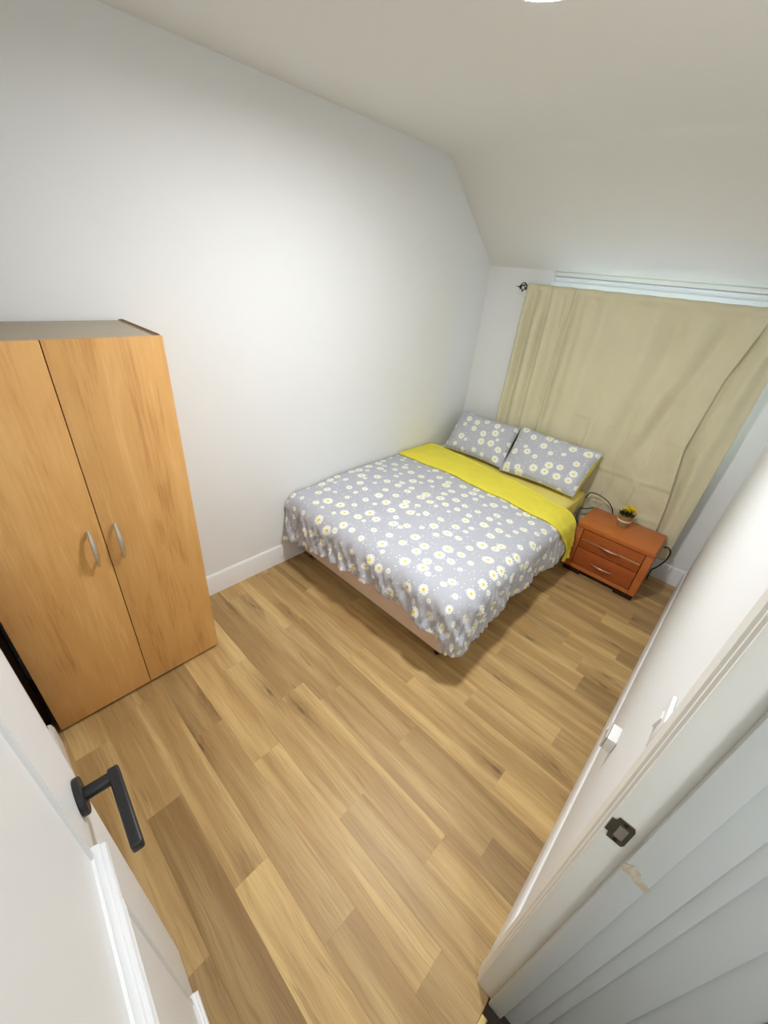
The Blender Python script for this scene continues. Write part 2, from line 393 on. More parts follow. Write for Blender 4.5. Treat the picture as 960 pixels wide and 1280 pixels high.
# the wall just above the frame head
bm = bmesh.new(); box(bm, WX0+e_, WX1-e_, .070, .295, FZ1+.001, ZS-.001)
st(obj('trim_4', bm, 'wall'), 'narrow plaster strip above the window frame head', 'trim')

# ------------------------------------------------------------------ door frame
fr = st(empty('trim_1', (2.2, -2.8, 0)), 'worn cream painted door frame with strike plate', 'door frame')
def fbx(name, mat, d, bev=.003, parent=fr): return bx(name, mat, (d[0]-2.2, d[1]-2.2, d[2]+2.8, d[3]+2.8, d[4], d[5]), parent, bev)
fbx('jamb', 'jambpaint', (2.150, 2.215, -2.800, -2.7852, 0, 2.02), .002); fbx('jamb', 'hallshade', (2.2152, 2.288, -2.800, -2.7852, 0, 2.02), .004)  # hall-side strip of the jamb takes the painted-in shade colour
fbx('jamb', 'jambpaint', (2.150, 2.288, -3.4998, -3.485, 0, 2.02), .004)
fbx('head', 'jambpaint', (2.150, 2.288, -3.4848, -2.8002, 2.005, 2.02), .003)
fbx('door_stop', 'hallshade', (2.199, 2.242, -2.8145, -2.8003, 0, 2.004), .003)
fbx('door_stop', 'hallshade', (2.199, 2.242, -3.4848, -3.471, 0, 2.004), .003)
def archi(y_in, sgn, x_face, side):
    """moulded upright: profile across the wall, thin at the inner edge"""
    bm = bmesh.new(); s = sgn
    P = [(0, 0), (0, .010), (.004, .014), (.012, .014), (.016, .018), (.050, .020), (.058, .016), (.062, .008), (.062, 0)]
    prism(bm, [(x_face-2.2-side*d, y_in+2.8+s*a, 0) for a, d in P], (0, 0, 2.085)); return obj('architrave', bm, 'jambpaint', fr, smooth=.5)
archi(-2.7955, 1, XW, 1); archi(-3.4905, -1, XW, 1)
fbx('architrave', 'jambpaint', (2.142, XW, -3.4905, -2.7955, 2.016, 2.085), .005)
# strike plate: outline with a lip, a dark latch hole and two screws
bm = bmesh.new()
poly = [(2.152, 1.092), (2.158, 1.092), (2.160, 1.078), (2.184, 1.078), (2.187, 1.086), (2.187, 1.134), (2.184, 1.142), (2.160, 1.142), (2.158, 1.130), (2.152, 1.130)]
hole = [(2.166, 1.094), (2.180, 1.094), (2.180, 1.126), (2.166, 1.126)]
prism(bm, [(x-2.2, -.0005, z) for x, z in poly], (0, -.0022, 0))
sp = obj('strike_plate', bm, 'oldmetal', fr); sp['label'] = 'tarnished metal latch strike plate'
bm = bmesh.new(); prism(bm, [(x-2.2, -.0028, z) for x, z in hole], (0, -.0012, 0)); obj('latch_keep', bm, 'nickel', sp)
for z in (1.085, 1.135):
    bm = bmesh.new(); lathe(bm, [(.0035, 0), (.0035, .0012)], 10, Matrix.Translation((2.172-2.2, -.0027, z)) @ Matrix.Rotation(PI/2, 4, 'X')); obj('screw', bm, 'iron', sp)
# old mortice scar where paint and wood are chipped away from the stop
bm = bmesh.new(); prism(bm, [(x-2.2, -.0147, z) for x, z in ((2.197, 1.066), (2.203, 1.047), (2.214, 1.052), (2.224, 1.043), (2.243, 1.040), (2.243, 1.056), (2.228, 1.060), (2.222, 1.074), (2.209, 1.080))], (0, -.0010, 0))
pc = obj('paint_chip', bm, 'bare', fr); pc['label'] = 'patch of chipped paint and bare wood'

# hall beyond the doorway
hf = bmesh.new(); box(hf, 2.200, 3.5, -4.3, -2.2, -.16, -.004); st(obj('floor', hf, 'hallcarpet'), 'dark hall floor just outside the doorway', 'floor')
bm = bmesh.new(); box(bm, 2.28, 3.5, -2.72, -2.60, -.004, 2.62); box(bm, 3.4, 3.5, -4.3, -2.72, -.004, 2.62); box(bm, 2.28, 3.5, -4.4, -4.3, -.004, 2.62)
st(obj('wall_hall', bm, 'wall'), 'shaded hall wall outside the doorway', 'wall')
bm = bmesh.new(); box(bm, 2.28, 3.5, -4.4, -2.60, 2.50, 2.62); st(obj('ceiling', bm, 'ceil'), 'plain hall ceiling outside the doorway', 'ceiling')
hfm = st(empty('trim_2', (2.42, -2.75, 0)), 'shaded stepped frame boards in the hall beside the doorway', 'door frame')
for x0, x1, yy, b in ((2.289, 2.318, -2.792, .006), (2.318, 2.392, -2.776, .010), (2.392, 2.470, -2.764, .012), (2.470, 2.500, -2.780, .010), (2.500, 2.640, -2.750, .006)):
    bx('frame_board', 'hallshade', (x0-2.42, x1-2.42, yy+2.75, .029, 0, 2.3), hfm, b)
bm = bmesh.new(); prism(bm, [(2.196, -3.484, .0005), (2.196, -3.484, .002), (2.200, -3.484, .004), (2.212, -3.484, .004), (2.216, -3.484, .002), (2.216, -3.484, .0005)], (0, .640, 0))
st(obj('trim_3', bm, 'brass'), 'brass threshold strip on the doorway floor', 'threshold')

# ------------------------------------------------------------------ door leaf (opened into the room)
DW, DT, DHT = .690, .036, 1.985
hinge = Vector((2.120, -3.4650, .008)); ang = math.atan2(-3.42+3.465, 1.43-2.12)   # leaf direction from hinge to free edge
door = st(empty('door_1', hinge, ang), 'white two-panel door with black lever handle, standing open', 'door')
# local frame: +X = hinge -> free edge; the side facing the bedroom light is local -Y; u runs from free edge
def du(u): return DW-u
PU0, PU1 = .165, .525
PZ = ((.125, .905), (1.090, 1.850))
bm = bmesh.new()
def lb(u0, u1, z0, z1, y0=0, y1=DT, b=.0): box(bm, du(u1), du(u0), y0, y1, z0, z1, bev=b)
lb(0, PU0, 0, DHT); lb(PU1, DW, 0, DHT)
lb(PU0, PU1, 0, PZ[0][0]); lb(PU0, PU1, PZ[0][1], PZ[1][0]); lb(PU0, PU1, PZ[1][1], DHT)
bmesh.ops.remove_doubles(bm, verts=bm.verts[:], dist=1e-5)
obj('leaf', bm, 'doorpaint', door)
for z0, z1 in PZ:
    bx('panel', 'doorpaint', (du(PU1), du(PU0), .0015, .0345, z0, z1), door, 0)
    P = [(-.002, 0), (.001, -.0022), (.004, .002), (.007, -.0022), (.010, -.0022), (.013, .0025), (.016, .0015)]
    bm = bmesh.new(); loops = []
    for a, d in P:
        loops.append([bm.verts.new(p) for p in ((du(PU1-a), d, z0+a), (du(PU0+a), d, z0+a), (du(PU0+a), d, z1-a), (du(PU1-a), d, z1-a))])
    for i in range(len(loops)-1):
        for k in range(4): bm.faces.new((loops[i][k], loops[i][(k+1) % 4], loops[i+1][(k+1) % 4], loops[i+1][k]))
    obj('panel_moulding', bm, 'doorpaint', door, smooth=.5)
for z0, dz in ((1.052, .040), (.098, .030)):       # proud horizontal mouldings under each panel
    bm = bmesh.new(); Q = [(0, 0), (-.010, .002), (-.016, .010), (-.019, dz-.014), (-.017, dz-.008), (-.012, dz-.007), (-.010, dz-.002), (-.004, dz), (0, dz)]
    prism(bm, [(du(PU1+.012), y-.0001, z0+z) for y, z in Q], (PU1-PU0+.024, 0, 0)); obj('rail_moulding', bm, 'doorpaint', door, smooth=.5)
hu, hz = .068, 1.098
hd = bmesh.new(); Rx = Matrix.Rotation(PI/2, 4, 'X')
lathe(hd, [(.030, 0), (.032, .002), (.032, .009), (.030, .011)], 32, Matrix.Translation((du(hu), 0, hz)) @ Rx)
lever = obj('handle', hd, 'black', door, smooth=.6); lever['label'] = 'black lever door handle on round rose'
bm = bmesh.new(); tube(bm, [(du(hu), -.010, hz), (du(hu), -.048, hz)], .0115, 16); obj('neck', bm, 'black', lever, smooth=.8)
bm = bmesh.new(); box(bm, du(hu+.134), du(hu-.014), -.064, -.046, hz-.011, hz+.011, bev=.004, seg=3); obj('lever', bm, 'black', lever, smooth=.7)
bx('latch_plate', 'oldmetal', (DW-.0002, DW+.0012, .007, .029, hz-.03, hz+.03), door, 0)
for z in (.22, 1.75):
    bm = bmesh.new(); tube(bm, [(-.002, -.006, z-.045), (-.002, -.006, z+.045)], .006, 10); obj('hinge', bm, 'oldmetal', door, smooth=.6)

# ------------------------------------------------------------------ ceiling lamp (the room's light)
LX, LY = 1.256, -2.058
lamp = tag(empty('ceiling_lamp', (LX, LY, ZC)), 'round flush white ceiling lamp, lit, in the bedroom ceiling', 'lamp')
bm = bmesh.new(); lathe(bm, [(.1165, -.001), (.132, -.001), (.132, -.006), (.128, -.018), (.1165, -.020), (.1165, -.001)], 48, cap=False); obj('rim', bm, 'plastic', lamp, smooth=.5)
bm = bmesh.new(); lathe(bm, [(.1155, -.0012), (.1155, -.004), (.110, -.005), (.001, -.006)], 48); obj('diffuser', bm, 'lamp', lamp)
hl = tag(empty('ceiling_lamp', (2.85, -3.55, 2.50)), 'added unseen fill lamp on the hall ceiling outside the doorway', 'lamp')  # added out of view to brighten the hall-side frame boards
bm = bmesh.new(); lathe(bm, [(.13, 0), (.145, -.01), (.145, -.04), (.13, -.045), (.13, 0)], 40, cap=False); obj('rim', bm, 'plastic', hl, smooth=.5)
bm = bmesh.new(); lathe(bm, [(.129, -.004), (.129, -.045), (.10, -.06), (.05, -.068), (.001, -.07)], 40); obj('diffuser', bm, 'hallfill', hl, smooth=.6)

# ------------------------------------------------------------------ wardrobe
WDX, WYA, WYB_, WYM, WZT = .407, -2.765, -3.494, -3.120, 1.625
wr = tag(empty('wardrobe', (0, WYA, 0)), 'tall maple wardrobe with two plain doors and bow handles', 'wardrobe')
def wb(name, mat, d, bev=.0015, parent=wr): return bx(name, mat, (d[0], d[1], d[2]-WYA, d[3]-WYA, d[4], d[5]), parent, bev)
wb('side_panel', 'maple', (.004, WDX-.020, WYA-.018, WYA, 0, WZT)); wb('side_panel', 'maple', (.004, WDX-.020, WYB_, WYB_+.018, 0, WZT))
wb('edge_band', 'gap', (.006, WDX-.021, WYA-.015, WYA-.001, WZT+.0002, WZT+.0016), 0)
wb('top_panel', 'dusty', (.004, WDX-.020, WYB_+.0185, WYA-.0185, WZT-.022, WZT-.003))
wb('back_panel', 'gap', (.001, .0035, WYB_+.002, WYA-.002, .02, WZT-.02), 0)
wb('base_panel', 'maple', (.004, WDX-.020, WYB_+.0185, WYA-.0185, .030, .048)); wb('plinth', 'maple', (WDX-.040, WDX-.024, WYB_+.0185, WYA-.0185, 0, .0295))
def bow(name, mat, parent, p0, p1, outv, h=.026, r=.0045, n=14, tip=.12):
    """bow handle between two feet, bulging along outv, with small tips beyond the feet"""
    p0, p1, outv = Vector(p0), Vector(p1), Vector(outv).normalized(); bm = bmesh.new()
    pts, rr = [], []
    for i in range(n+1):
        t_ = -tip+(1+2*tip)*i/n; hh = h*(.62+.38*math.sin(PI*min(1, max(0, t_))) if 0 <= t_ <= 1 else .62-.9*(abs(t_-.5)-.5))
        pts.append(p0.lerp(p1, t_)+outv*hh); rr.append(r*(.55+.6*math.sin(PI*i/n)))
    tube(bm, pts, rr, 10)
    for p, q in ((p0, .62), (p1, .62)): tube(bm, [p+outv*.0002, p+outv*h*q], r*.8, 8)
    return obj(name, bm, mat, parent, smooth=.9)
for y0, y1, hy in ((WYM+.0016, WYA-.0005, WYM+.045), (WYB_+.0005, WYM-.0016, WYM-.045)):
    dr = wb('door', 'maple', (WDX-.0185, WDX, y0, y1, .022, WZT-.001), .0012)
    bow('handle', 'nickel', dr, (WDX, hy-WYA, .808), (WDX, hy-WYA, .945), (1, 0, 0), .036, .0080)

tag(bx('dark_gap_filler', 'darkwood', (.30, .325, -3.935, -3.515, 0, 1.60), None, .002), 'made-up dark brown board filling the dark gap between wardrobe and wall', 'board')  # invented filler that turns the gap beside the wardrobe dark

# ------------------------------------------------------------------ bed: divan base, mattress, duvet, pillows
BX0, BX1, BY0, BY1 = .025, 1.325, -1.915, -.115
bed = tag(empty('divan_bed', (BX0, BY0, 0)), 'pinkish beige divan bed base on short black legs', 'bed')
def bb(name, mat, d, bev=.01): return bx(name, mat, (d[0]-BX0, d[1]-BX0, d[2]-BY0, d[3]-BY0, d[4], d[5]), bed, bev)
bb('base', 'base', (BX0, BX1, BY0, BY1, .062, .315), .015)
for x, y in ((BX1-.05, BY0+.045), (BX0+.06, BY0+.05), (BX1-.05, BY1-.06), (BX0+.06, BY1-.06)):
    bm = bmesh.new(); lathe(bm, [(.013, 0), (.017, .006), (.017, .03), (.022, .045), (.022, .0615)], 16, Matrix.Translation((x-BX0, y-BY0, 0))); obj('leg', bm, 'black', bed, smooth=.6)
mt = tag(empty('mattress', (BX0, BY0, .316)), 'mattress in a yellow fitted sheet under the duvet', 'mattress')
bm = bmesh.new(); box(bm, .004, BX1-BX0-.002, .004, BY1-BY0, 0, .208, bev=.035, seg=4); obj('mattress_body', bm, 'mattress', mt, smooth=.8)
def sheet_fn(u, v):
    # yellow fitted sheet: a shell over the top and down the sides
    x0, x1, y0, y1 = -.001, BX1-BX0+.003, -.001, BY1-BY0+.004
    def ax(t_, a, b):
        d = .125; tot = d*2+(b-a); s = t_*tot
        if s < d: return a, d-s
        if s > tot-d: return b, s-(tot-d)
        return a+(s-d), 0
    x, dx = ax(u, x0, x1); y, dy = ax(v, y0, y1); z = .216-max(dx, dy)
    n_ = noise.noise(Vector((x*7, y*7, dx*14+dy*9)))*.004
    ed = min(x-x0, x1-x, y-y0, y1-y); z -= .018*(1-sm(0, .05, ed)) if dx+dy == 0 else .018
    k = .006 if dx+dy > 0 else 0
    return Vector((x + (k if x > .6 else -k)*sm(0, .1, dx)*math.sin(y*31+x), y, z+n_))
bm = bmesh.new(); grid(bm, 60, 76, sheet_fn); so = obj('fitted_sheet', bm, 'sheet', mt, smooth=True)
so['label'] = 'yellow fitted sheet'

# duvet -------------------------------------------------------------
DXE, DYE = 1.320, -1.920          # where the top turns down (right side, foot)
RR = .110; DROP = .410
def side_profile(rho):
    """out, down for arclength rho past the turning line"""
    q = RR*PI/2
    if rho < q: a = rho/RR; return RR*math.sin(a), RR*(1-math.cos(a))
    e = rho-q; return RR+e*.10, RR+e*.985
def hem_k(a, b, px):
    if b <= 0: return .90
    kf = interp([0, .12, .45, 1.0, 1.30], [1.0, .92, .75, .72, .72], px)
    if a <= 0: return kf
    th = b/a if b <= a else 2-a/b
    return interp([0, .5, 1.0, 1.5, 2.0], [.90, .97, .99, .84, .72], th)
def duvet_pt(s, t_, lift=0.0, amp=1.0):
    """s: metres from the wall; t_: metres from y=0 towards the foot"""
    L, Mm = DXE, -DYE
    a, b = max(0, s-L), max(0, t_-Mm)
    px, py = min(s, L), -min(t_, Mm)
    rho = max(a, b)*hem_k(a, b, px); th = 0
    if rho > 0: th = math.atan2(b, a) if (a > 0 or b > 0) else 0
    if a > 0 and b > 0:                      # square corner of the grid -> rounded corner of cloth
        th = (b/a if b <= a else 2-a/b)*PI/4
    o_, dn = side_profile(rho)
    dirx, diry = math.cos(th), -math.sin(th)
    if rho == 0: dirx = diry = 0
    # coordinates along the border for the folds
    along = (py*1.0 if b == 0 else (px if a == 0 else 0))
    arc = (-py) if (a > 0 and b == 0) else ((Mm+ (PI/2-0)*.12 + (L-px)) if (b > 0 and a == 0) else Mm+th*.12)
    f = sm(.02, DROP, rho)
    fold = (math.sin(arc*11+1.7*math.sin(arc*5.1))*.009 + noise.noise(Vector((arc*19, rho*5, 7.7)))*.012 + noise.noise(Vector((arc*6, rho*4, 3.1)))*.026)*f
    # gathered wrinkles running down from the corner and on the foot side
    wr_ = (noise.noise(Vector((arc*20+rho*14, rho*4, 1.7)))*.018 + noise.noise(Vector((arc*46-rho*20, rho*8, 4.7)))*.014 + noise.noise(Vector((arc*85+rho*15, rho*14, 2.7)))*.006)*sm(.05, .24, rho)*(.55+.8*sm(.9, 2.1, arc))
    out = o_+(fold+wr_)*amp+lift*(1 if rho > RR else 0)
    hem = (.014*math.sin(arc*5.2+.6)+.016*noise.noise(Vector((arc*8, .3, 8)))+.008*noise.noise(Vector((arc*24, .3, 5))))*f
    # top surface: soft filling, quilting dips, creases
    n1 = noise.noise(Vector((px*2.3, py*2.1, .4)))*.014 + noise.noise(Vector((px*6, py*5.2, 2.2)))*.006 + noise.noise(Vector((px*15, py*13, 5)))*.0022
    n1 += .004*noise.noise(Vector((px*26+py*9, py*11, 9)))*sm(.7, .1, min(L-px, Mm+py))
    ridge = -.006*math.exp(-((py+1.50)/.012)**2)*sm(.5, .8, px) + .005*math.exp(-((py+1.485)/.012)**2)*sm(.5, .8, px) - .004*math.exp(-((px-.69)/.012)**2)
    edge = min(L-px+.0001, Mm+py)
    puff = .022*sm(0, .40, edge) + .008
    ztop = .545 + puff + n1 + ridge - .012*sm(.15, 0, px)
    if rho > 0: ztop += 0
    z = ztop - dn + hem + lift*(1 if rho < RR else .3)
    return Vector((px+dirx*out, py+diry*out, z))
def duvet_uv(s, t_):
    L, Mm = DXE, -DYE; a, b = max(0, s-L), max(0, t_-Mm)
    if a > 0 and b > 0:
        th = (b/a if b <= a else 2-a/b)*PI/4; r_ = max(a, b)*hem_k(a, b, L); return (L+r_*math.cos(th)+.2, Mm+r_*math.sin(th)+.2)
    k = hem_k(a, b, min(s, L)); return (min(s, L)+a*k+.2, min(t_, Mm)+b*k+.2)
dv = tag(empty('duvet', (.7, -1.2, .5)), 'grey duvet with white daisy print and yellow turned-back edge on the bed', 'duvet')
ofs = Vector((-.7, 1.2, -.5))
S0, S1, T1 = .002, DXE+DROP, -DYE+DROP
def fold_y(s): return lerp(.465, .625, s/DXE) if s < DXE else lerp(.625, .52, (s-DXE)/DROP)
def dst(u, v):
    s = lerp(S0, S1, u); t0 = fold_y(s); return s, lerp(t0, T1, v)
bm = bmesh.new(); grid(bm, 132, 150, lambda u, v: duvet_pt(*dst(u, v))+ofs, lambda u, v: duvet_uv(*dst(u, v)))
dc = obj('duvet_cover', bm, 'daisy', dv, smooth=True)
md = dc.modifiers.new('thick', 'SOLIDIFY'); md.thickness = .022; md.offset = -1
def flap_t1(s): return lerp(.885, .890, s/DXE) if s < DXE else lerp(.890, .640, sm(0, 1, (s-DXE)/(DROP+.06)))
def flap(u, v):
    s = lerp(S0, S1+.075, u); a, b = fold_y(min(s, S1)), flap_t1(s)
    t_ = lerp(a, b, v); p = duvet_pt(s, t_, .016, .55)
    p.z += .007*math.sin(PI*min(1, v*1.02))*(1 if s < DXE else 0) + .004*noise.noise(Vector((s*9, t_*11, 4)))
    if s > DXE: p.x += .010*math.sin(v*13+s*9)*sm(DXE, S1, s)
    return p+ofs
bm = bmesh.new(); grid(bm, 140, 26, flap)
fo = obj('turned_back_edge', bm, 'yellow', dv, smooth=True); fo['label'] = 'yellow turned-back edge of the duvet'
md = fo.modifiers.new('thick', 'SOLIDIFY'); md.thickness = .012; md.offset = -1
# rounded roll along the fold line
bm = bmesh.new(); ring = []
for i in range(90):
    s = lerp(S0, S1, i/89); p = duvet_pt(s, fold_y(s), 0, .55)+ofs; q = duvet_pt(s, fold_y(s), .016, .55)+ofs; ring.append(((p+q)/2+Vector((0, .003, 0))))
tube(bm, ring, .0135, 10); obj('fold_roll', bm, 'yellow', dv, smooth=True)

# pillows -------------------------------------------------------------
def pillow(label, corner, seedv):
    """corner: four corners bl, br, tr, tl of the pillow's front face outline"""
    bl, br, tr, tl = [Vector(c) for c in corner]; cen = (bl+br+tr+tl)/4
    n_ = (br-bl).cross(tl-bl).normalized()
    if n_.y > 0: n_ = -n_
    root = tag(empty('pillow', (cen.x, cen.y, min(bl.z, br.z))), label, 'pillow', 'pair of daisy print pillows')
    Wd, Hh = (br-bl).length, (tl-bl).length
    def pt(u, v, side):
        a, b = u*2-1, v*2-1
        # pinched outline: edges pull in between the pointed corners
        pu = .5+.5*a*(1-.045*(1-b*b)); pv = .5+.5*b*(1-.075*(1-a*a))
        p = bl.lerp(br, pu).lerp(tl.lerp(tr, pu), pv)
        th = .064*max(0, (1-a**4))**.5*max(0, (1-b**4))**.5
        th *= 1+.18*noise.noise(Vector((a*1.6, b*1.6, seedv)))
        wk = .0055*noise.noise(Vector((a*5+seedv, b*4, 2)))*(1-abs(a)**6)*(1-abs(b)**6) + .004*noise.noise(Vector((a*16, b*3, seedv)))*sm(.45, .85, abs(a))*(1-abs(a)**8)*(1-b**8)
        sag = -.012*(1-v)*th/.06
        if side < 0 and seedv > 1: p = p+Vector((.034, 0, -.012))*(th/.06)*sm(.6, .95, u)*1.6
        return p+n_*side*(th+wk)+Vector((0, 0, sag))-Vector(root.location)
    for nm, side, mt_ in (('pillow_front', 1, 'daisy'), ('pillow_back', -1, 'yellow')):
        bm = bmesh.new(); grid(bm, 44, 34, lambda u, v: pt(u, v, side), lambda u, v: (u*Wd+seedv*3.3, v*Hh+seedv*1.9))
        if side < 0: bmesh.ops.reverse_faces(bm, faces=bm.faces[:])
        obj(nm, bm, mt_, root, smooth=True, recalc=False)
    bm = bmesh.new(); ring = []
    N = 26
    for k in range(4*N):
        e, f = divmod(k, N); f /= N; u, v = ((f, 0), (1, f), (1-f, 1), (0, 1-f))[e]; ring.append(pt(u, v, 0))
    ring.append(ring[0]); tube(bm, ring, .0028, 6, cap=False); obj('piping', bm, 'daisy', root, smooth=True)
    return root
pillow('daisy pillow in the corner against the left wall', ((.120, -.400, .560), (.715, -.405, .572), (.660, -.110, .845), (.070, -.110, .838)), .7)
pillow('daisy pillow nearer the bedside table, yellow underside showing', ((.712, -.430, .566), (1.318, -.405, .572), (1.345, -.125, .862), (.672, -.118, .868)), 2.3)

# ------------------------------------------------------------------ curtains on a rod
ZR = 1.868; YR = -.058
rod = tag(empty('curtain_rod', (.40, YR, ZR)), 'thin black iron curtain rod with twisted cage finial', 'curtain rod')
bm = bmesh.new(); tube(bm, [(-.004, 0, 0), (1.745, 0, 0)], .0075, 12); obj('rod', bm, 'iron', rod, smooth=.6)
def finial(sgn, x0):
    root = bmesh.new()
    lathe(root, [(.010, 0), (.011, .004), (.006, .012)], 12, Matrix.Translation((x0, 0, 0)) @ Matrix.Rotation(sgn*PI/2, 4, 'Y'))
    for k in range(4):
        pts = []
        for i in range(15):
            t_ = i/14; r_ = .027*math.sin(PI*t_)**.8+.002; a = k*PI/2+t_*PI*.9
            pts.append((x0+sgn*(.008+.058*t_), r_*math.cos(a), r_*math.sin(a)))
        tube(root, pts, .0040, 6)
    tube(root, [(x0+sgn*.064, 0, 0), (x0+sgn*.096, 0, 0)], [.006, .0015], 8)
    return obj('finial', root, 'iron', rod, smooth=.8)
finial(-1, -.002); finial(1, 1.745)
for x in (.06, 1.70):
    bm = bmesh.new(); tube(bm, [(x, .005, -.002), (x, .05, -.012), (x, .0965, -.012)], .005, 8)
    lathe(bm, [(.018, 0), (.018, .004)], 16, Matrix.Translation((x, .0975, -.012)) @ Matrix.Rotation(PI/2, 4, 'X')); obj('bracket', bm, 'iron', rod, smooth=.7)
def ridgef(x, c, w_, a): return a*math.exp(-((x-c)/w_)**2)
def seam_x(z): return interp([.2, .45, .65, 1.05, 1.5, 1.76, 1.9], [1.862, 1.866, 1.850, 1.795, 1.822, 1.872, 1.892], z)
def left_curtain(u, v):
    z = lerp(1.898, .235, v); d = 1.898-z
    xr = seam_x(z); x = lerp(.405, xr, u)
    g = sm(0, .30, d); low = sm(.25, 1.4, d)
    y = YR-.010
    pin = 1-sm(0, .13, d)
    y += -.012*math.exp(-((d-.030)/.020)**2)                        # pocket around the rod
    gat = .5*math.sin(x*41+1.2*math.sin(x*7))+.5*noise.noise(Vector((x*17, 0, 2)))
    y += .012*gat*(sm(.03, .07, d)-sm(.10, .34, d)*.75)             # gathers below the heading
    for c, w_, a, lean in ((.425, .026, -.026, .0), (.470, .022, .026, .0), (.535, .034, -.030, .0), (.588, .016, .026, .01), (.640, .040, -.016, .0), (.700, .030, .014, .0), (.752, .018, .022, .0), (.786, .013, -.034, .0), (.838, .034, .016, .0),
                     (1.02, .07, -.020, -.06), (1.17, .05, .014, -.06), (1.34, .06, -.018, -.10), (1.47, .05, .016, -.12), (1.60, .045, -.016, -.20), (1.70, .04, .018, -.22)):
        cc = c+lean*sm(.1, 1.4, d)
        y += ridgef(x, cc, w_*(1+.6*low), a)*1.3*(.35+.65*g)*(1-.35*low)
    # soft drape lines fanning from the right end of the rod
    y += .010*math.sin((x-.30*(1.9-z))*23+.8)*sm(1.15, 1.55, x)*g*(1-.3*low)
    # free edge swings forward of the other panel
    y += -.022*sm(xr-.16, xr-.01, x)*sm(1.88, 1.70, z)*(1-.55*sm(.95, .5, z)) - .012*sm(xr-.34, xr-.10, x)*sm(1.2, .5, z)
    # packing creases
    for zc, a in ((.735, .009), (1.06, .004), (.47, .006)):
        zz = zc+.03*math.sin(x*3.1)+.012*noise.noise(Vector((x*5, 1, 1))); k = sm(.7, .95, x)*(.55+.6*noise.noise(Vector((x*4, zc, 3))))
        y += k*a*(math.exp(-((z-zz)/.008)**2)-.9*math.exp(-((z-zz-.022)/.016)**2))
    for xc, a in ((1.15, .006), (1.43, .008), (1.62, .005)):
        xx = xc+.03*(z-1)+.010*noise.noise(Vector((z*5, xc, 1))); k = sm(1.45, .85, z)
        y += k*a*(math.exp(-((x-xx)/.007)**2)-.9*math.exp(-((x-xx-.018)/.014)**2))
    y += .006*noise.noise(Vector((x*6, z*5, 1)))*g + .006*noise.noise(Vector((x*14+z*5, z*12, 6)))*low*sm(.7, 1.0, x)
    return Vector((x, min(y, .012), z + .0012*math.sin(x*37)*(1-sm(0, .05, d))))
cl = bmesh.new(); grid(cl, 220, 120, left_curtain)
c1 = tag(obj('curtain', cl, 'curtain', smooth=True), 'wide khaki curtain covering the window beside the bed', 'curtain', 'khaki curtain panels')
md = c1.modifiers.new('thick', 'SOLIDIFY'); md.thickness = .0016
def right_curtain(u, v):
    z = lerp(1.898, .225, v); d = 1.898-z; g = sm(0, .3, d)
    x = lerp(seam_x(z)-.075, interp([.2, 1.6, 1.9], [2.002, 2.014, 2.05], z), u)
    y = YR-.004 - .012*math.exp(-((d-.030)/.020)**2)
    y += -.036*sm(.36, .72, u)*g + .026*sm(.74, .98, u)*g           # rises out from behind the wide panel
    y += .008*math.sin(u*17+.6+.7*math.sin(z*3))*(.5+.5*g) + .005*noise.noise(Vector((x*14, z*9, 3)))*g
    return Vector((x, min(y, .012), z+.0012*math.sin(u*14)*(1-sm(0, .05, d))))
cr = bmesh.new(); grid(cr, 56, 110, right_curtain)
c2 = tag(obj('curtain', cr, 'curtain', smooth=True), 'narrow khaki curtain panel at the right wall', 'curtain', 'khaki curtain panels')
md = c2.modifiers.new('thick', 'SOLIDIFY'); md.thickness = .0016

# ------------------------------------------------------------------ bedside table
NX0, NX1, NYF, NYB, NZ = 1.432, 1.950, -.442, -.105, .430
ns = tag(empty('bedside_table', (NX0, NYF, 0)), 'cherry wood bedside table with two drawers beside the bed', 'bedside table')
def nb(name, mat, d, bev=.002, parent=ns): return bx(name, mat, (d[0]-NX0, d[1]-NX0, d[2]-NYF, d[3]-NYF, d[4], d[5]), parent, bev)
nb('table_top', 'cherry', (NX0-.006, NX1-.004, NYF-.006, NYB, NZ-.040, NZ), .006)
nb('side_panel', 'cherry', (NX0, NX0+.046, NYF, NYB, .044, NZ-.0405), .003); nb('side_panel', 'cherry', (NX1-.046, NX1, NYF, NYB, .044, NZ-.0405), .003)
nb('bottom_rail', 'cherry', (NX0+.0465, NX1-.0465, NYF, NYF+.03, .044, .074), .002)
nb('back_panel', 'gap', (NX0+.0465, NX1-.0465, NYB-.012, NYB-.004, .05, NZ-.045), 0)
nb('inner_case', 'darkwood', (NX0+.0468, NX1-.0468, NYF+.022, NYB-.014, .0745, NZ-.0415), 0)
nb('plinth', 'darkwood', (NX0+.012, NX1-.020, NYF+.016, NYB-.01, .020, .0435), 0)
for x in (NX0+.004, NX1-.134): nb('foot', 'darkwood', (x, x+.128, NYF+.006, NYB-.006, 0, .0434), .003)
zs_ = ((.079, .229), (.235, NZ-.0455))
for i, (z0, z1) in enumerate(zs_):
    d = nb('drawer', 'cherryv', (NX0+.0505, NX1-.0505, NYF+.002, NYF+.021, z0, z1), .002)
    hx = 1.690; hz_ = .148 if i == 0 else .312
    if i == 1: nb('inlay_strip', 'strip', (NX0+.056, NX1-.056, NYF-.0012, NYF+.0015, .298, .309), 0, d)
    bow('handle', 'rosymetal', d, (hx-.062-NX0, .002, hz_), (hx+.062-NX0, .002, hz_), (0, -1, 0), .030, .0062, 16, .10)

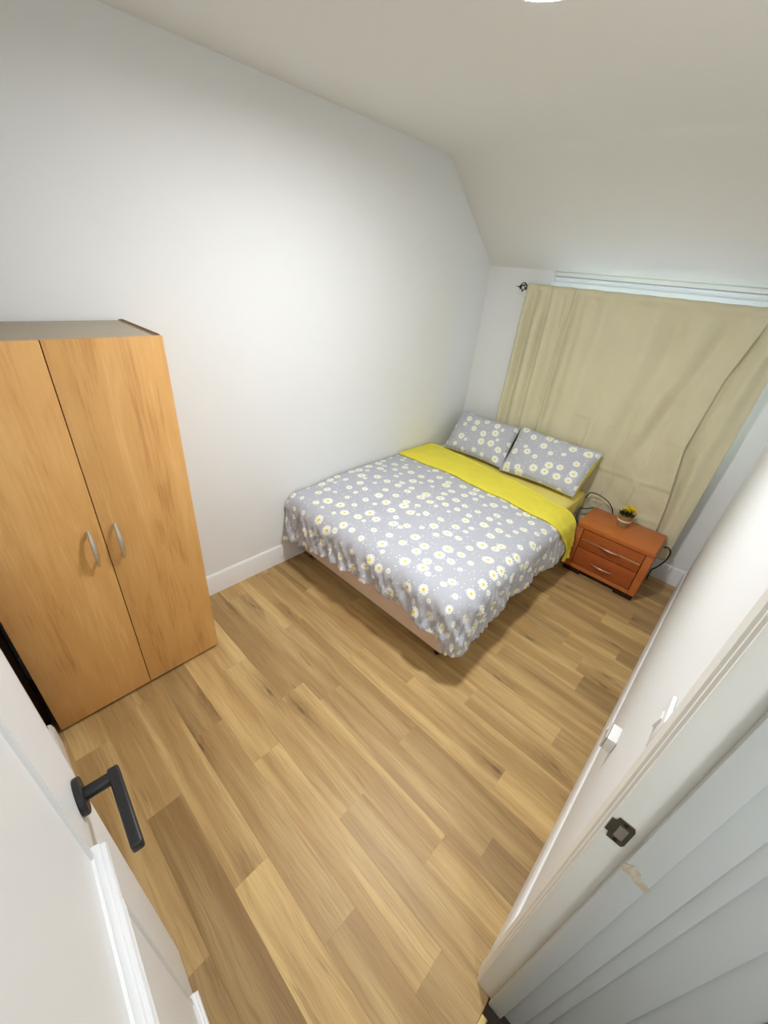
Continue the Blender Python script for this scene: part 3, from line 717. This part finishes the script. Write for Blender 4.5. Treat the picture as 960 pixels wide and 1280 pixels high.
# plant pot on the table
pot = tag(empty('potted_plant', (1.668, -.245, NZ)), 'small kraft pot of yellow flowers on the bedside table', 'potted plant')
bm = bmesh.new(); lathe(bm, [(.031, 0), (.034, .002), (.052, .098), (.054, .100), (.049, .100), (.046, .088), (.001, .086)], 28); obj('pot', bm, 'kraft', pot, smooth=.5)
bm = bmesh.new(); lathe(bm, [(.0434, .050), (.0462, .0505), (.0480, .062), (.0456, .0625)], 28, cap=False); obj('band', bm, 'cream', pot, smooth=.5)
bm = bmesh.new(); lathe(bm, [(.0455, .0885), (.03, .097), (.001, .101)], 20); obj('moss', bm, 'soil', pot, smooth=True)
def petal(bm, base, d, length, wid, upv=Vector((0, 0, 1)), curl=.3):
    d = d.normalized(); sd = d.cross(upv).normalized(); n_ = sd.cross(d)
    rows = []
    for i in range(4):
        t_ = i/3; c = base+d*length*t_+n_*curl*length*t_*t_*.6; ww = wid*math.sin(PI*(.12+.80*t_))
        rows.append([bm.verts.new(c-sd*ww), bm.verts.new(c+n_*ww*.25), bm.verts.new(c+sd*ww)])
    for i in range(3):
        for k in range(2): bm.faces.new((rows[i][k], rows[i][k+1], rows[i+1][k+1], rows[i+1][k]))
def flower(c, r, mat):
    bm = bmesh.new()
    for ring_, (nn, el, rr) in enumerate(((9, .25, 1.0), (8, .7, .85), (6, 1.15, .6))):
        for k in range(nn):
            a = 2*PI*k/nn+ring_*.4; d = Vector((math.cos(a)*math.cos(el), math.sin(a)*math.cos(el), math.sin(el)))
            petal(bm, Vector(c), d, r*rr, r*.26)
    return obj('blossom', bm, mat, pot, smooth=True, recalc=False)
for x, y, z, r_, mt_ in ((.020, -.012, .134, .042, 'petal'), (-.022, -.016, .128, .034, 'petal2'), (.002, .022, .136, .036, 'petal'), (.034, .020, .118, .024, 'petal2'), (-.026, .020, .120, .024, 'petal')):
    st_ = bmesh.new(); tube(st_, [(x*.5, y*.5, .095), (x, y, z)], .002, 6); obj('stem', st_, 'leaf', pot)
    flower((x, y, z), r_, mt_)
for k in range(14):
    a = 2*PI*k/14+random.uniform(-.2, .2); el = random.uniform(.2, .9); bm = bmesh.new()
    petal(bm, Vector((.028*math.cos(a), .028*math.sin(a), .097)), Vector((math.cos(a)*math.cos(el), math.sin(a)*math.cos(el), math.sin(el))), random.uniform(.030, .046), .007, curl=-.2)
    obj('leaf', bm, 'leaf', pot, smooth=True, recalc=False)

# ------------------------------------------------------------------ cords
def cord(pts, r, label):
    P = [Vector(p) for p in pts]; out = []
    for i in range(len(P)-1):
        p0, p1, p2, p3 = P[max(0, i-1)], P[i], P[i+1], P[min(len(P)-1, i+2)]
        for k in range(8):
            t_ = k/8; out.append(.5*((2*p1)+(p2-p0)*t_+(2*p0-5*p1+4*p2-p3)*t_*t_+(3*p1-p0-3*p2+p3)*t_**3))
    out.append(P[-1]); bm = bmesh.new(); tube(bm, out, r, 8)
    return tag(obj('power_cord', bm, 'cord', smooth=.8), label, 'cord')
cord([(1.345, -.130, .480), (1.36, -.132, .535), (1.41, -.130, .545), (1.47, -.125, .530), (1.52, -.118, .500), (1.56, -.096, .42), (1.58, -.092, .20), (1.60, -.092, .03)], .004, 'dark cord drooping across the curtain from bed to bedside table')
cord([(1.335, -.135, .390), (1.37, -.130, .393), (1.405, -.118, .412), (1.425, -.096, .40), (1.44, -.092, .25), (1.45, -.092, .03)], .004, 'lower dark cord running between bed side and bedside table')
cord([(1.958, -.095, .33), (1.985, -.11, .345), (2.008, -.112, .325), (2.012, -.112, .275), (1.998, -.112, .214), (1.975, -.118, .162), (1.960, -.122, .14), (1.956, -.10, .10), (1.957, -.092, .02)], .005, 'loop of dark cord hanging at the right side of the bedside table')

# ------------------------------------------------------------------ fittings on the right wall
sw = tag(empty('light_switch', (XW, -2.622, 1.212)), 'white light switch plate on the right wall near the door frame', 'light switch')
bx('plate', 'plastic', (-.0085, -.0003, -.040, .040, -.040, .040), sw, .003)
bm = bmesh.new(); prism(bm, [(-.0087, -.009, -.015), (-.0087, -.009, .015), (-.0105, -.009, .015), (-.0150, -.009, -.015)], (0, .022, 0)); obj('rocker', bm, 'plastic', sw)
sk = tag(empty('socket_box', (XW, -2.19, .62)), 'small white socket box on the right wall above the skirting', 'socket')
bx('back_box', 'plastic', (-.030, -.0003, -.036, .036, -.030, .030), sk, .004)
bx('face_plate', 'greyplastic', (-.036, -.0305, -.036, .036, -.030, .030), sk, .003)
bx('rocker', 'plastic', (-.040, -.0365, .010, .024, -.006, .012), sk, .001)
